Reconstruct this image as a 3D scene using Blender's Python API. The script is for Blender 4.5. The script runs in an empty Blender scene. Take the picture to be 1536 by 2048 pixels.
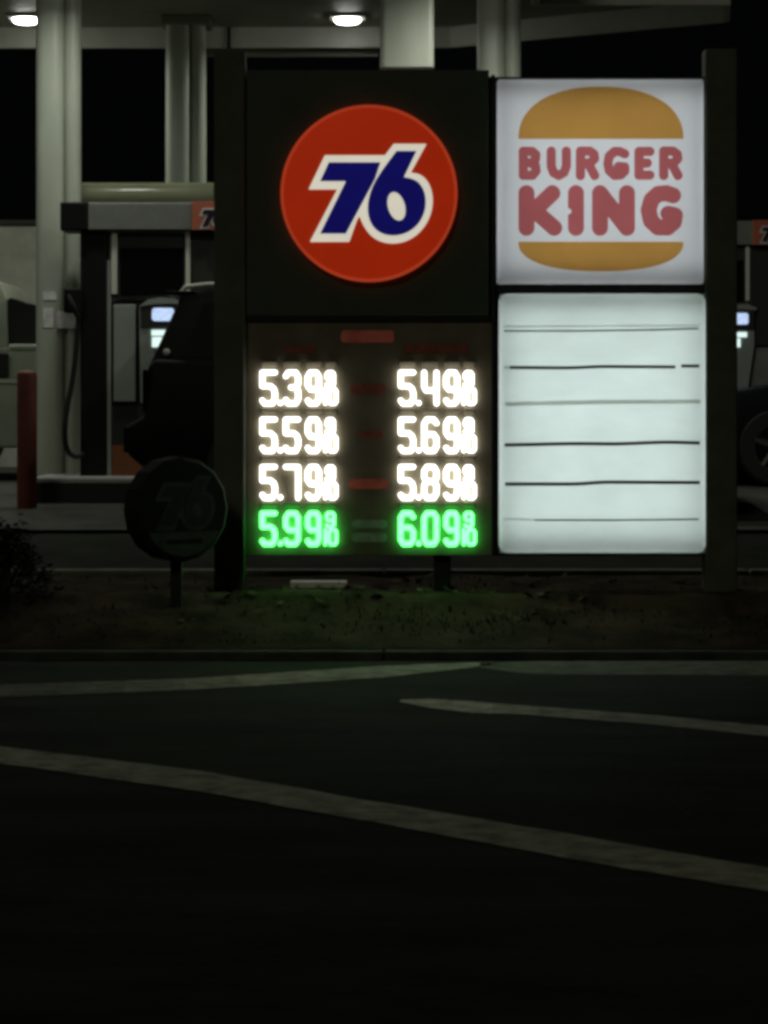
import bpy, bmesh, math, random
import numpy as np
from mathutils import Vector, Matrix, noise as mnoise
random.seed(7)
R = math.radians
S = bpy.context.scene

# ------------------------------------------------------------------ camera, world, light, exposure
F, HY, EYE = 5500.0, 800.0, 1.5            # focal length in photo pixels, horizon row, eye height
cd = bpy.data.cameras.new('camera')
cd.sensor_fit = 'VERTICAL'; cd.sensor_height = 36; cd.sensor_width = 27
cd.lens = 36 * F / 2048
cd.shift_y = -(1024 - HY) / 2048
cd.clip_start = 0.1; cd.clip_end = 3000
cd.dof.use_dof = True; cd.dof.focus_distance = 16.0; cd.dof.aperture_fstop = cd.lens / 1000 / 0.010
cam = bpy.data.objects.new('camera', cd)
S.collection.objects.link(cam)
cam.location = (0, 0, EYE); cam.rotation_euler = (R(90), 0, 0)
S.camera = cam
w = bpy.data.worlds.new('World'); S.world = w; w.use_nodes = True
w.node_tree.nodes['Background'].inputs[0].default_value = (0.72, 1.0, 0.85, 1)
w.node_tree.nodes['Background'].inputs[1].default_value = 0.0009
sl = bpy.data.lights.new('sun', 'SUN'); sl.energy = 0.15; sl.angle = R(12); sl.color = (1, 0.95, 0.8)
sun = bpy.data.objects.new('sun', sl); S.collection.objects.link(sun)
sun.rotation_euler = (R(90 - 36), 0, R(-22)); sun.location = (0, 0, 30)
S.view_settings.view_transform = 'Standard'; S.view_settings.look = 'None'
S.view_settings.exposure = 0; S.view_settings.gamma = 1
S.cycles.pixel_filter_type = 'BLACKMAN_HARRIS'; S.cycles.filter_width = 3.5
S.cycles.use_denoising = True
S.cycles.sample_clamp_indirect = 6

# ------------------------------------------------------------------ materials
MATS = {}
def mat(name, col, rough=0.6, metal=0.0, emit=None, estr=0.0, vary=0.0, scale=6.0, bump=0.0, spec=0.5, col2=None, stretch=(1, 1, 1), coat=0.0):
    m = bpy.data.materials.new(name); m.use_nodes = True
    nt = m.node_tree; b = nt.nodes['Principled BSDF']
    b.inputs['Base Color'].default_value = (*col, 1)
    b.inputs['Roughness'].default_value = rough; b.inputs['Metallic'].default_value = metal
    b.inputs['Specular IOR Level'].default_value = spec
    b.inputs['Coat Weight'].default_value = coat
    if emit:
        b.inputs['Emission Color'].default_value = (*emit, 1); b.inputs['Emission Strength'].default_value = estr
    if vary or bump or col2:
        tc = nt.nodes.new('ShaderNodeTexCoord'); mp = nt.nodes.new('ShaderNodeMapping')
        mp.inputs['Scale'].default_value = stretch
        nz = nt.nodes.new('ShaderNodeTexNoise'); nz.inputs['Scale'].default_value = scale
        nz.inputs['Detail'].default_value = 6; nz.inputs['Roughness'].default_value = 0.65
        nt.links.new(tc.outputs['Object'], mp.inputs['Vector']); nt.links.new(mp.outputs[0], nz.inputs['Vector'])
        rp = nt.nodes.new('ShaderNodeValToRGB')
        a = [c * (1 - vary) for c in col]; c2 = col2 or [min(1, c * (1 + vary)) for c in col]
        rp.color_ramp.elements[0].position = 0.34; rp.color_ramp.elements[1].position = 0.66
        rp.color_ramp.elements[0].color = (*a, 1); rp.color_ramp.elements[1].color = (*c2, 1)
        nt.links.new(nz.outputs[0], rp.inputs[0]); nt.links.new(rp.outputs[0], b.inputs['Base Color'])
        if emit and vary:
            mx = nt.nodes.new('ShaderNodeMapRange'); mx.inputs[1].default_value = 0.3; mx.inputs[2].default_value = 0.7
            mx.inputs[3].default_value = estr * (1 - vary); mx.inputs[4].default_value = estr * (1 + vary)
            nt.links.new(nz.outputs[0], mx.inputs[0]); nt.links.new(mx.outputs[0], b.inputs['Emission Strength'])
        if bump:
            bp = nt.nodes.new('ShaderNodeBump'); bp.inputs['Strength'].default_value = bump; bp.inputs['Distance'].default_value = 0.01
            nz2 = nt.nodes.new('ShaderNodeTexNoise'); nz2.inputs['Scale'].default_value = scale * 8
            nt.links.new(tc.outputs['Object'], nz2.inputs['Vector'])
            nt.links.new(nz2.outputs[0], bp.inputs['Height']); nt.links.new(bp.outputs[0], b.inputs['Normal'])
    MATS[name] = m; return m
def translucent(name, col, vary=0.05, scale=3.0, stretch=(1, 1, 1)):
    m = bpy.data.materials.new(name); m.use_nodes = True; nt = m.node_tree
    nt.nodes.remove(nt.nodes['Principled BSDF']); out = nt.nodes['Material Output']
    t = nt.nodes.new('ShaderNodeBsdfTranslucent'); d = nt.nodes.new('ShaderNodeBsdfDiffuse'); mx = nt.nodes.new('ShaderNodeMixShader')
    mx.inputs[0].default_value = 0.25
    tc = nt.nodes.new('ShaderNodeTexCoord'); mp = nt.nodes.new('ShaderNodeMapping'); mp.inputs['Scale'].default_value = stretch
    nz = nt.nodes.new('ShaderNodeTexNoise'); nz.inputs['Scale'].default_value = scale; nz.inputs['Detail'].default_value = 5
    rp = nt.nodes.new('ShaderNodeValToRGB'); rp.color_ramp.elements[0].position = .35; rp.color_ramp.elements[1].position = .65
    rp.color_ramp.elements[0].color = (*[c * (1 - vary) for c in col], 1); rp.color_ramp.elements[1].color = (*[min(1, c * (1 + vary)) for c in col], 1)
    L = nt.links.new
    L(tc.outputs['Object'], mp.inputs[0]); L(mp.outputs[0], nz.inputs['Vector']); L(nz.outputs[0], rp.inputs[0])
    L(rp.outputs[0], t.inputs[0]); L(rp.outputs[0], d.inputs[0]); L(t.outputs[0], mx.inputs[1]); L(d.outputs[0], mx.inputs[2]); L(mx.outputs[0], out.inputs[0])
    MATS[name] = m; return m

mat('asphalt', (0.026, 0.029, 0.020), 0.95, vary=0.55, scale=1.9, bump=0.6, spec=0.06, stretch=(.4, 1, 1))
mat('worn_asphalt', (0.050, 0.054, 0.042), 0.95, vary=0.5, scale=3, bump=0.4, spec=0.08)
mat('concrete', (0.13, 0.14, 0.10), 0.85, spec=0.1, vary=0.35, scale=4, bump=0.3)
mat('forecourt', (0.080, 0.083, 0.070), 0.9, vary=0.3, scale=1.4, bump=0.3, spec=0.08)
mat('driveway', (0.020, 0.023, 0.015), 0.95, vary=0.35, scale=2, bump=0.3, spec=0.06)
mat('kerb_concrete', (0.060, 0.064, 0.045), 0.9, spec=0.08, vary=0.4, scale=5, bump=0.4)
mat('island_concrete', (0.42, 0.43, 0.40), 0.8, vary=0.15, scale=5)
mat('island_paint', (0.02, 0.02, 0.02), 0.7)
mat('paint_line', (0.36, 0.38, 0.275), 0.85, vary=0.5, scale=7, bump=0.3, spec=0.1)
mat('paint_bright', (0.82, 0.82, 0.64), 0.7, vary=0.12, scale=8)
mat('paint_old', (0.125, 0.135, 0.095), 0.85, vary=0.4, scale=7, bump=0.3, spec=0.1)
mat('soil', (0.034, 0.027, 0.014), 0.95, vary=0.6, scale=4, bump=0.8, spec=0.05)
mat('grass', (0.042, 0.034, 0.015), 0.85, vary=0.5, scale=3, spec=0.05)
mat('dry_leaf', (0.060, 0.052, 0.026), 0.85, vary=0.5, scale=9, spec=0.05)
mat('leaf', (0.013, 0.016, 0.007), 0.9, spec=0.04, vary=0.4, scale=7)
mat('bark', (0.06, 0.045, 0.03), 0.9)
mat('sign_steel', (0.105, 0.115, 0.078), 0.65, vary=0.18, scale=4, spec=0.3)
mat('sign_panel', (0.075, 0.096, 0.062), 0.55, vary=0.12, scale=3, spec=0.3)
mat('price_panel', (0.19, 0.165, 0.105), 0.6, vary=0.15, scale=6, spec=0.25)
mat('dark_trim', (0.018, 0.018, 0.016), 0.5)
mat('lightbox_white', (0.85, 0.87, 0.86), 0.6)
mat('tube_strong', (0.8, 0.8, 0.8), emit=(0.86, 1.0, 0.985), estr=1.75)
mat('tube_weak', (0.8, 0.8, 0.8), emit=(0.90, 0.96, 1.0), estr=1.42)
translucent('board_face', (0.80, 0.82, 0.80), 0.05, 2.2, (1, 1, 2.2))
translucent('logo_face', (0.80, 0.80, 0.80), 0.03, 2.0)
translucent('bun_film', (0.84, 0.45, 0.11), 0.03, 4)
translucent('red_film', (0.74, 0.20, 0.205), 0.03, 4)
mat('rail_dark', (0.03, 0.025, 0.028), 0.5)
translucent('rail_pale', (0.86, 0.88, 0.85), 0.05)
translucent('rail_grey', (0.45, 0.50, 0.47), 0.1)
mat('disc_red', (0.25, 0.02, 0.005), 0.5, spec=0.2, emit=(0.50, 0.0275, 0.005), estr=0.50, vary=0.04, scale=3)
mat('disc_rim', (0.3, 0.05, 0.02), 0.5, spec=0.2, emit=(0.55, 0.055, 0.018), estr=0.58)
mat('logo_white', (0.8, 0.8, 0.7), 0.4, emit=(0.80, 0.75, 0.61), estr=0.75, vary=0.03, scale=4)
mat('logo_blue', (0.01, 0.01, 0.10), 0.6, spec=0.2, emit=(0.007, 0.006, 0.13), estr=0.62, vary=0.10, scale=4)
mat('led_white', (0.8, 0.8, 0.8), emit=(1.0, 0.985, 0.96), estr=3.3)
mat('led_green', (0.5, 0.8, 0.6), emit=(0.085, 1.0, 0.155), estr=5.2)
mat('label_red', (0.30, 0.085, 0.045), 0.6, vary=0.3, scale=20)
mat('label_red_lit', (0.42, 0.09, 0.05), 0.6, emit=(0.5, 0.12, 0.07), estr=0.06, vary=0.25, scale=14)  # red label with a faint glow added for light from the digits
mat('label_pale', (0.36, 0.40, 0.33), 0.6, vary=0.3, scale=20)
mat('old_red', (0.10, 0.03, 0.015), 0.6, vary=0.2)
mat('old_blue', (0.02, 0.025, 0.03), 0.6)
mat('old_white', (0.065, 0.08, 0.058), 0.8, vary=0.3, scale=9, spec=0.1)
mat('old_black', (0.018, 0.024, 0.015), 0.85, spec=0.1)
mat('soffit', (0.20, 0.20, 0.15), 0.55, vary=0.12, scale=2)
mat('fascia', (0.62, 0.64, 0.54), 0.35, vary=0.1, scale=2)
mat('column_paint', (0.47, 0.51, 0.415), 0.42, vary=0.1, scale=3, stretch=(1, 1, .3))
mat('beam_paint', (0.40, 0.42, 0.27), 0.17, vary=0.1, scale=3)
mat('lamp_lens', (0.9, 0.9, 0.9), emit=(1.0, 0.99, 0.93), estr=16.0)
mat('lamp_case', (0.5, 0.5, 0.45), 0.5)
mat('pump_grey', (0.23, 0.245, 0.215), 0.5, vary=0.12, scale=5)
mat('pump_light', (0.35, 0.385, 0.35), 0.45)
mat('pump_edge', (0.75, 0.78, 0.66), 0.35)
mat('pump_black', (0.008, 0.008, 0.007), 0.55, spec=0.25)
mat('pump_dark', (0.045, 0.046, 0.040), 0.4, spec=0.3)
mat('pump_orange', (0.26, 0.085, 0.030), 0.6, vary=0.2)
mat('topper_red', (0.55, 0.16, 0.09), 0.5, vary=0.1)
mat('topper_white', (0.80, 0.80, 0.76), 0.5)
mat('ink', (0.012, 0.012, 0.016), 0.5)
mat('screen_blue', (0.3, 0.4, 0.5), emit=(0.50, 0.64, 0.92), estr=1.0, vary=0.22, scale=30)
mat('screen_white', (0.5, 0.5, 0.5), emit=(0.78, 1.0, 0.95), estr=1.0)
mat('rubber', (0.012, 0.012, 0.012), 0.6)
mat('bollard_red', (0.12, 0.022, 0.009), 0.6, vary=0.25, scale=6)
mat('paper', (0.88, 0.85, 0.84), 0.7, vary=0.3, scale=26)
mat('stucco', (0.52, 0.53, 0.43), 0.9, vary=0.15, scale=5, bump=0.3)
mat('coping', (0.05, 0.05, 0.04), 0.7)
mat('white_paint', (0.50, 0.55, 0.42), 0.35, vary=0.06, coat=0.4)
mat('black_paint', (0.006, 0.007, 0.006), 0.5, spec=0.12)
mat('navy_paint', (0.005, 0.006, 0.008), 0.5, spec=0.12)
mat('glass_dark', (0.006, 0.007, 0.006), 0.2, spec=0.25)
mat('chrome', (0.75, 0.76, 0.70), 0.25, 1.0)
mat('alloy', (0.13, 0.13, 0.12), 0.4, 0.8)
mat('lens_red', (0.16, 0.02, 0.02), 0.25)
mat('lens_clear', (0.7, 0.7, 0.68), 0.2)
mat('pale_block', (0.88, 0.90, 0.74), 0.7, vary=0.1)

# ------------------------------------------------------------------ helpers
def P(x, y, d): return Vector(((x - 768) / F * d, d, EYE - (y - HY) / F * d))
def WX(x, d): return (x - 768) / F * d
def WZ(y, d): return EYE - (y - HY) / F * d
def G(x, y, z=0.0):
    d = (EYE - z) * F / (y - HY); return Vector((WX(x, d), d, z))

def wloc(o):
    v = Vector((0, 0, 0))
    while o is not None: v += o.location; o = o.parent
    return v

class MB:
    def __init__(s): s.bm = bmesh.new()
    def box(s, x0, x1, y0, y1, z0, z1, bev=0.0, seg=2):
        t = bmesh.new(); bmesh.ops.create_cube(t, size=1)
        for v in t.verts: v.co = Vector(((x0 + x1) / 2 + v.co.x * (x1 - x0), (y0 + y1) / 2 + v.co.y * (y1 - y0), (z0 + z1) / 2 + v.co.z * (z1 - z0)))
        if bev: bmesh.ops.bevel(t, geom=t.edges[:], offset=bev, segments=seg, affect='EDGES', profile=0.5)
        s.merge(t); return s
    def merge(s, t, M=None):
        if M is not None: bmesh.ops.transform(t, matrix=M, verts=t.verts[:])
        me = bpy.data.meshes.new('tmp'); t.to_mesh(me); t.free(); s.bm.from_mesh(me); bpy.data.meshes.remove(me)
    def pbox(s, x0, x1, y0, y1, d, depth, bev=0.0):      # front face measured on the photograph at depth d
        return s.box(WX(x0, d), WX(x1, d), d, d + depth, WZ(y1, d), WZ(y0, d), bev)
    def poly(s, pts):
        vs = [s.bm.verts.new(p) for p in pts]; return s.bm.faces.new(vs)
    def prism(s, pts, off):                                # closed polygon swept by off
        n = len(pts); a = [s.bm.verts.new(p) for p in pts]; b = [s.bm.verts.new(Vector(p) + Vector(off)) for p in pts]
        s.bm.faces.new(a); s.bm.faces.new(b[::-1])
        for i in range(n): s.bm.faces.new((a[i], b[i], b[(i + 1) % n], a[(i + 1) % n]))
        return s
    def loft(s, A, B):
        n = len(A); a = [s.bm.verts.new(p) for p in A]; b = [s.bm.verts.new(p) for p in B]
        s.bm.faces.new(a); s.bm.faces.new(b[::-1])
        for i in range(n): s.bm.faces.new((a[i], b[i], b[(i + 1) % n], a[(i + 1) % n]))
        return s
    def tube(s, path, r, n=10):
        path = [Vector(p) for p in path]; rings = []
        for i, p in enumerate(path):
            t = (path[min(i + 1, len(path) - 1)] - path[max(i - 1, 0)]).normalized()
            u = t.cross(Vector((0.13, 1, 0.31))).normalized(); v = t.cross(u)
            rr = r[i] if isinstance(r, (list, tuple)) else r
            rings.append([s.bm.verts.new(p + rr * (math.cos(k * 2 * math.pi / n) * u + math.sin(k * 2 * math.pi / n) * v)) for k in range(n)])
        for a, b in zip(rings, rings[1:]):
            for k in range(n): s.bm.faces.new((a[k], a[(k + 1) % n], b[(k + 1) % n], b[k]))
        s.bm.faces.new(rings[0][::-1]); s.bm.faces.new(rings[-1]); return s
    def lathe(s, prof, c, axis='Z', n=32, closed=False):      # prof: (radius, height)
        rings = []
        for r, h in prof:
            ring = []
            for k in range(n):
                a = 2 * math.pi * k / n
                q = (r * math.cos(a), r * math.sin(a), h) if axis == 'Z' else (r * math.cos(a), h, r * math.sin(a))
                ring.append(s.bm.verts.new(Vector(c) + Vector(q)))
            rings.append(ring)
        for a, b in zip(rings, rings[1:]):
            for k in range(n): s.bm.faces.new((a[k], a[(k + 1) % n], b[(k + 1) % n], b[k]))
        if closed:
            a, b = rings[-1], rings[0]
            for k in range(n): s.bm.faces.new((a[k], a[(k + 1) % n], b[(k + 1) % n], b[k]))
        else:
            s.bm.faces.new(rings[0][::-1]); s.bm.faces.new(rings[-1])
        return s
    def build(s, name, m, parent=None, smooth=False, fix=True, rot=None):
        if fix: bmesh.ops.recalc_face_normals(s.bm, faces=s.bm.faces[:])
        me = bpy.data.meshes.new(name); o = bpy.data.objects.new(name, me)
        if parent is not None:
            o.parent = parent
            bmesh.ops.translate(s.bm, vec=-wloc(parent), verts=s.bm.verts[:])
        s.bm.to_mesh(me); s.bm.free()
        if smooth:
            for p in me.polygons: p.use_smooth = True
            try: me.set_sharp_from_angle(angle=R(35))
            except Exception: pass
        me.materials.append(MATS[m]); S.collection.objects.link(o); return o

def tag(o, label=None, cat=None, group=None, kind=None):
    if label: o['label'] = label
    if cat: o['category'] = cat
    if group: o['group'] = group
    if kind: o['kind'] = kind
    return o
def empty(name, loc, label, cat, group=None):
    o = bpy.data.objects.new(name, None); o.empty_display_size = 0.2; S.collection.objects.link(o); o.location = loc
    return tag(o, label, cat, group)
def copy_tree(o, parent=None):
    c = o.copy(); S.collection.objects.link(c); c.parent = parent
    for ch in list(o.children): copy_tree(ch, c)
    return c

# --- distance fields on the photograph's pixel grid -> sheets with clean outlines
def seg_d(X, Y, a, b):
    ax, ay = a; bx, by = b; dx, dy = bx - ax, by - ay; L = dx * dx + dy * dy
    t = np.clip(((X - ax) * dx + (Y - ay) * dy) / max(L, 1e-9), 0, 1)
    return np.hypot(X - ax - t * dx, Y - ay - t * dy)
def stroke_f(strokes, r):
    def f(X, Y):
        D = np.full(X.shape, 1e9)
        for st in strokes:
            for a, b in zip(st, st[1:]): D = np.minimum(D, seg_d(X, Y, a, b))
        return D - r
    return f
def poly_f(pts):
    def f(X, Y):
        D = np.full(X.shape, 1e9); ins = np.zeros(X.shape, bool); n = len(pts)
        for i in range(n):
            a, b = pts[i], pts[(i + 1) % n]; D = np.minimum(D, seg_d(X, Y, a, b))
            c = ((a[1] > Y) != (b[1] > Y)); den = (b[1] - a[1]) if b[1] != a[1] else 1e-9
            ins ^= c & (X < (b[0] - a[0]) * (Y - a[1]) / den + a[0])
        return np.where(ins, -D, D)
    return f
def rrect_f(x0, x1, y0, y1, r):
    def f(X, Y):
        qx = np.abs(X - (x0 + x1) / 2) - (x1 - x0) / 2 + r; qy = np.abs(Y - (y0 + y1) / 2) - (y1 - y0) / 2 + r
        return np.hypot(np.maximum(qx, 0), np.maximum(qy, 0)) + np.minimum(np.maximum(qx, qy), 0) - r
    return f
def sheet(mb, f, x0, x1, y0, y1, cell, d, thick, puff=None, tf=None):
    """region f<0 as a sheet at depth d (front) with an edge running back by thick"""
    nx = int((x1 - x0) / cell) + 1; ny = int((y1 - y0) / cell) + 1
    xs = x0 + np.arange(nx + 1) * cell; ys = y0 + np.arange(ny + 1) * cell
    X, Y = np.meshgrid(xs, ys); V = f(X, Y); V = np.where(np.abs(V) < 1e-4, 1e-4, V)
    vd = {}; back = {}
    def mk(px, py, off):
        dd = d + off
        p = Vector((WX(px, d), dd, WZ(py, d)))
        return tf(p) if tf else p
    def vert(key, px, py):
        if key not in vd:
            off = puff(px, py) if puff else 0.0
            vd[key] = mb.bm.verts.new(mk(px, py, off)); vd[key]
            back[key] = (px, py)
        return vd[key]
    bv = {}
    def bvert(key):
        if key not in bv: bv[key] = mb.bm.verts.new(mk(*back[key], thick))
        return bv[key]
    for j in range(ny):
        row = V[j:j + 2]
        if row.min() > 0: continue
        for i in range(nx):
            c = [(i, j), (i + 1, j), (i + 1, j + 1), (i, j + 1)]
            v = [V[q[1], q[0]] for q in c]
            if min(v) > 0: continue
            out = []
            for k in range(4):
                a, b = c[k], c[(k + 1) % 4]; va, vb = v[k], v[(k + 1) % 4]
                if va < 0: out.append((('g',) + a, xs[a[0]], ys[a[1]]))
                if (va < 0) != (vb < 0):
                    t = va / (va - vb); e = (a, b) if a < b else (b, a)
                    out.append((('e', e), xs[a[0]] + t * (xs[b[0]] - xs[a[0]]), ys[a[1]] + t * (ys[b[1]] - ys[a[1]])))
            vs = [vert(*q) for q in out]
            if len(set(vs)) < 3: continue
            try: mb.bm.faces.new(vs[::-1])
            except ValueError: pass
            if thick:
                n = len(out)
                for k in range(n):
                    a, b = out[k][0], out[(k + 1) % n][0]
                    if a[0] == 'e' and b[0] == 'e':
                        try: mb.bm.faces.new((vd[a], vd[b], bvert(b), bvert(a)))
                        except ValueError: pass
    return mb

# ------------------------------------------------------------------ setting: road, kerb, bed, forecourt, markings
DS = F / 320.0                      # the roadside sign stands 17.2 m away
DK = 15.85                          # kerb line
BACK = 18.05                        # rear edge of the planting bed
m = MB(); m.poly([(-400, -60, 0), (400, -60, 0), (400, 900, 0), (-400, 900, 0)])
tag(m.build('road', 'asphalt'), kind='structure')
m = MB()
for k in range(-9, 10):             # kerb in cast lengths
    x = k * 3.0; m.box(x + .004, x + 2.996, DK, DK + .14, -.05, .05, .012)
tag(m.build('kerb', 'kerb_concrete'), kind='structure')
def bed_z(x, d):
    t = (d - DK - .1) / (DS - DK - .1)
    z = .045 + .255 * max(0, min(1, t)) ** .85 if t < 1 else .30 + .05 * (d - DS)
    n = mnoise.noise(Vector((x * .9, d * 1.3, 3.1))) * (.045 if d < DS - .3 else .02) + mnoise.noise(Vector((x * 3.1, d * 3.7, 1.7))) * .022
    lip = .05 * math.exp(-((d - (DS - .22)) / .12) ** 2)
    return z + (n + lip) * max(0, min(1, (d - DK - .12) / .4))
m = MB(); nx, nd = 260, 36; grid = []
for j in range(nd + 1):
    d = DK + .13 + (BACK - DK - .13) * j / nd
    grid.append([m.bm.verts.new((-16 + 32 * i / nx, d, bed_z(-16 + 32 * i / nx, d))) for i in range(nx + 1)])
for j in range(nd):
    for i in range(nx): m.bm.faces.new((grid[j][i], grid[j][i + 1], grid[j + 1][i + 1], grid[j + 1][i]))
tag(m.build('planting_bed', 'soil', smooth=True), kind='structure')
def fore_z(d):
    pts = [(BACK, .335), (20.5, .52), (22.6, .655), (24.5, .735), (34, .82), (70, .9), (300, 1.0)]
    for (a, za), (b, zb) in zip(pts, pts[1:]):
        if d <= b: return za + (zb - za) * (d - a) / (b - a)
    return 1.0
m = MB(); rows = []
for d in [20.62, 21.2, 21.6, 22.6, 23.5, 24.5, 29, 34, 70, 300]:
    rows.append([m.bm.verts.new((x, d, fore_z(d))) for x in (-200, -30, -10, 0, 10, 30, 200)])
for a, b in zip(rows, rows[1:]):
    for i in range(6): m.bm.faces.new((a[i], a[i + 1], b[i + 1], b[i]))
tag(m.build('forecourt', 'forecourt', smooth=True), kind='structure')
m = MB(); rows = []
for d in [BACK + .12, 19.2, 20.0, 20.62]:
    rows.append([m.bm.verts.new((x, d, fore_z(d) - (.03 if d > 20.5 else 0))) for x in (-200, -30, -10, 0, 10, 30, 200)])
for a, b in zip(rows, rows[1:]):
    for i in range(6): m.bm.faces.new((a[i], a[i + 1], b[i + 1], b[i]))
tag(m.build('driveway', 'driveway', smooth=True), kind='structure')
m = MB()
for k in range(-6, 7):
    x = k * 2.4; m.box(x + .004, x + 2.396, BACK - .02, BACK + .16, .2, .385, .015)
tag(m.build('bed_edging', 'concrete'), kind='structure')

def strip(name, top, bot, mt, jit=0.006):
    """painted marking between two edge lines read on the photograph, laid on the road"""
    def res(pts, n=60):
        xs = np.linspace(pts[0][0], pts[-1][0], n)
        return xs, np.interp(xs, [p[0] for p in pts], [p[1] for p in pts])
    xa, ya = res(top); xb, yb = res(bot); m = MB(); A = []; B = []; C = []
    for i in range(len(xa)):
        p, q = G(xa[i], ya[i]), G(xb[i], yb[i]); p.z = q.z = .004
        p.y += random.uniform(-jit, jit) * 2; q.y += random.uniform(-jit, jit) * 2
        A.append(m.bm.verts.new(p)); C.append(m.bm.verts.new((p + q) / 2)); B.append(m.bm.verts.new(q))
    for i in range(len(A) - 1):
        m.bm.faces.new((B[i], B[i + 1], C[i + 1], C[i])); m.bm.faces.new((C[i], C[i + 1], A[i + 1], A[i]))
    return tag(m.build(name, mt), kind='structure')
strip('stop_line', [(-500, 1448), (0, 1494), (384, 1541), (768, 1608), (1152, 1672), (1536, 1738), (2100, 1836)],
      [(-500, 1476), (0, 1528), (384, 1582), (768, 1650), (1152, 1722), (1536, 1786), (2100, 1892)], 'paint_line')
EX = [-700, 120, 250, 370, 470, 985]                          # paint colour darker towards the left
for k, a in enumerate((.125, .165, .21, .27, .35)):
    mat('paint_edge_%d' % k, (a, a * 1.05, a * .76), 0.85, vary=.5, scale=7, bump=.3, spec=.1)
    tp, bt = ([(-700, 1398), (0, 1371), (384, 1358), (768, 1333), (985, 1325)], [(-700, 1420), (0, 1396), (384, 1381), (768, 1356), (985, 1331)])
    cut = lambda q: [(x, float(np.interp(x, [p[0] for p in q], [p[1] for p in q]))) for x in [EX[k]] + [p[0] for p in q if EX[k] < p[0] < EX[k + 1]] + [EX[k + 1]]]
    strip('edge_line', cut(tp), cut(bt), 'paint_edge_%d' % k)
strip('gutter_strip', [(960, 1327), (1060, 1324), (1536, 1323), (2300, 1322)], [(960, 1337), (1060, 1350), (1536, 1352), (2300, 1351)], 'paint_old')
LX = [800, 905, 985, 1080, 1200, 2100]                           # paint colour palest near its tip
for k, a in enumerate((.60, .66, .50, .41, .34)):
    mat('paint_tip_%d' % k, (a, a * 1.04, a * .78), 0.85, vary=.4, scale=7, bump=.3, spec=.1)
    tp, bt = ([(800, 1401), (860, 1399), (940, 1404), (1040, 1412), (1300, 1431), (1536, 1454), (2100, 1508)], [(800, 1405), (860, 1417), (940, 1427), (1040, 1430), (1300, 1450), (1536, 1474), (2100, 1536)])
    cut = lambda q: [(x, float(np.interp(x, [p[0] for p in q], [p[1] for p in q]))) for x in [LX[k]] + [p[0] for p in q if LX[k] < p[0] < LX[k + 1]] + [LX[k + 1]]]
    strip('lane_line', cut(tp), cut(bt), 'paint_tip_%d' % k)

# ------------------------------------------------------------------ canopy
ZC, ZF = 5.18, 4.977
can = empty('station_canopy', (0, 24, fore_z(24)), 'pale flat fuel station canopy on four columns, its soffit lit from below', 'canopy')
outl = [(-9.5, 27.2), (0.65, 27.12), (1.33, 26.6), (3.12, 25.3), (2.99, 24.2), (1.30, 24.2), (1.30, 20.2), (-9.5, 20.2)]
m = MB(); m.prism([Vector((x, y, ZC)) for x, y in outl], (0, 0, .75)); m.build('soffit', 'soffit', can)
m = MB()                                                    # downstand fascia round the edge
for i in range(len(outl)):
    a, b = Vector((*outl[i], 0)), Vector((*outl[(i + 1) % len(outl)], 0)); t = (b - a).normalized(); n = Vector((-t.y, t.x, 0)) * .06
    if (a + n - Vector((0, 23.5, 0))).length < (a - Vector((0, 23.5, 0))).length: n = -n
    e = t * .06
    base = [a - e * 0, b + e * 0, b + n, a + n]
    m.prism([Vector((p.x, p.y, ZF)) for p in base], (0, 0, .98))
m.build('fascia', 'fascia', can)
m = MB(); m.box(WX(455, 27.1), WX(461, 27.1), 27.10, 27.13, ZF - .01, ZC); m.build('seam', 'dark_trim', can)
m = MB(); m.pbox(392, 756, 97, 113, 27.3, .05); m.build('gutter', 'soffit', can)
def column(x0, x1, d, pipe, wide=0.0):
    xa, xb = WX(x0, d), WX(x1, d); wd = xb - xa; m = MB()
    main = xa + wd * (0.62 if pipe else 1.0)
    m.box(xa, main, d, d + .42, fore_z(d) - .05, ZC, .075 if pipe else .05, 5)
    if pipe:
        m.box(main - .004, main + .05, d + .10, d + .36, fore_z(d) - .05, ZC, .004)
        m.lathe([(.0, 0), (.072, 0), (.072, ZC - fore_z(d)), (.0, ZC - fore_z(d))], (xb - .072, d + .10, fore_z(d)), n=28)
    m.build('column', 'column_paint', can, smooth=True)
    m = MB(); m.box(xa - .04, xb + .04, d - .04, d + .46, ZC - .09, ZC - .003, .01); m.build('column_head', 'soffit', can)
column(70, 160, 23.6, True)
column(330, 411, 26.3, True)
column(760, 868, 22.9, False)
column(957, 1043, 23.9, True)
d = 24.6; m = MB()                                            # rounded spanner between the left columns
n = 14; prof = []
for k in range(n + 1):
    a = -math.pi / 2 + math.pi * k / n; prof.append(Vector((WX(150, d), d + .14 - .12 * math.cos(a), WZ(384, d) + .095 * math.sin(a))))
prof += [Vector((WX(150, d), d + .3, WZ(384, d) + .095)), Vector((WX(150, d), d + .3, WZ(384, d) - .095))]
m.prism(prof, (WX(426, d) - WX(150, d), 0, 0)); m.build('spanner', 'beam_paint', can, smooth=True)
d = 25.9; m = MB(); m.box(WX(868, d), WX(957, d), d, d + .2, WZ(372, d), WZ(345, d), .01); m.build('spanner', 'beam_paint', can)

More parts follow.
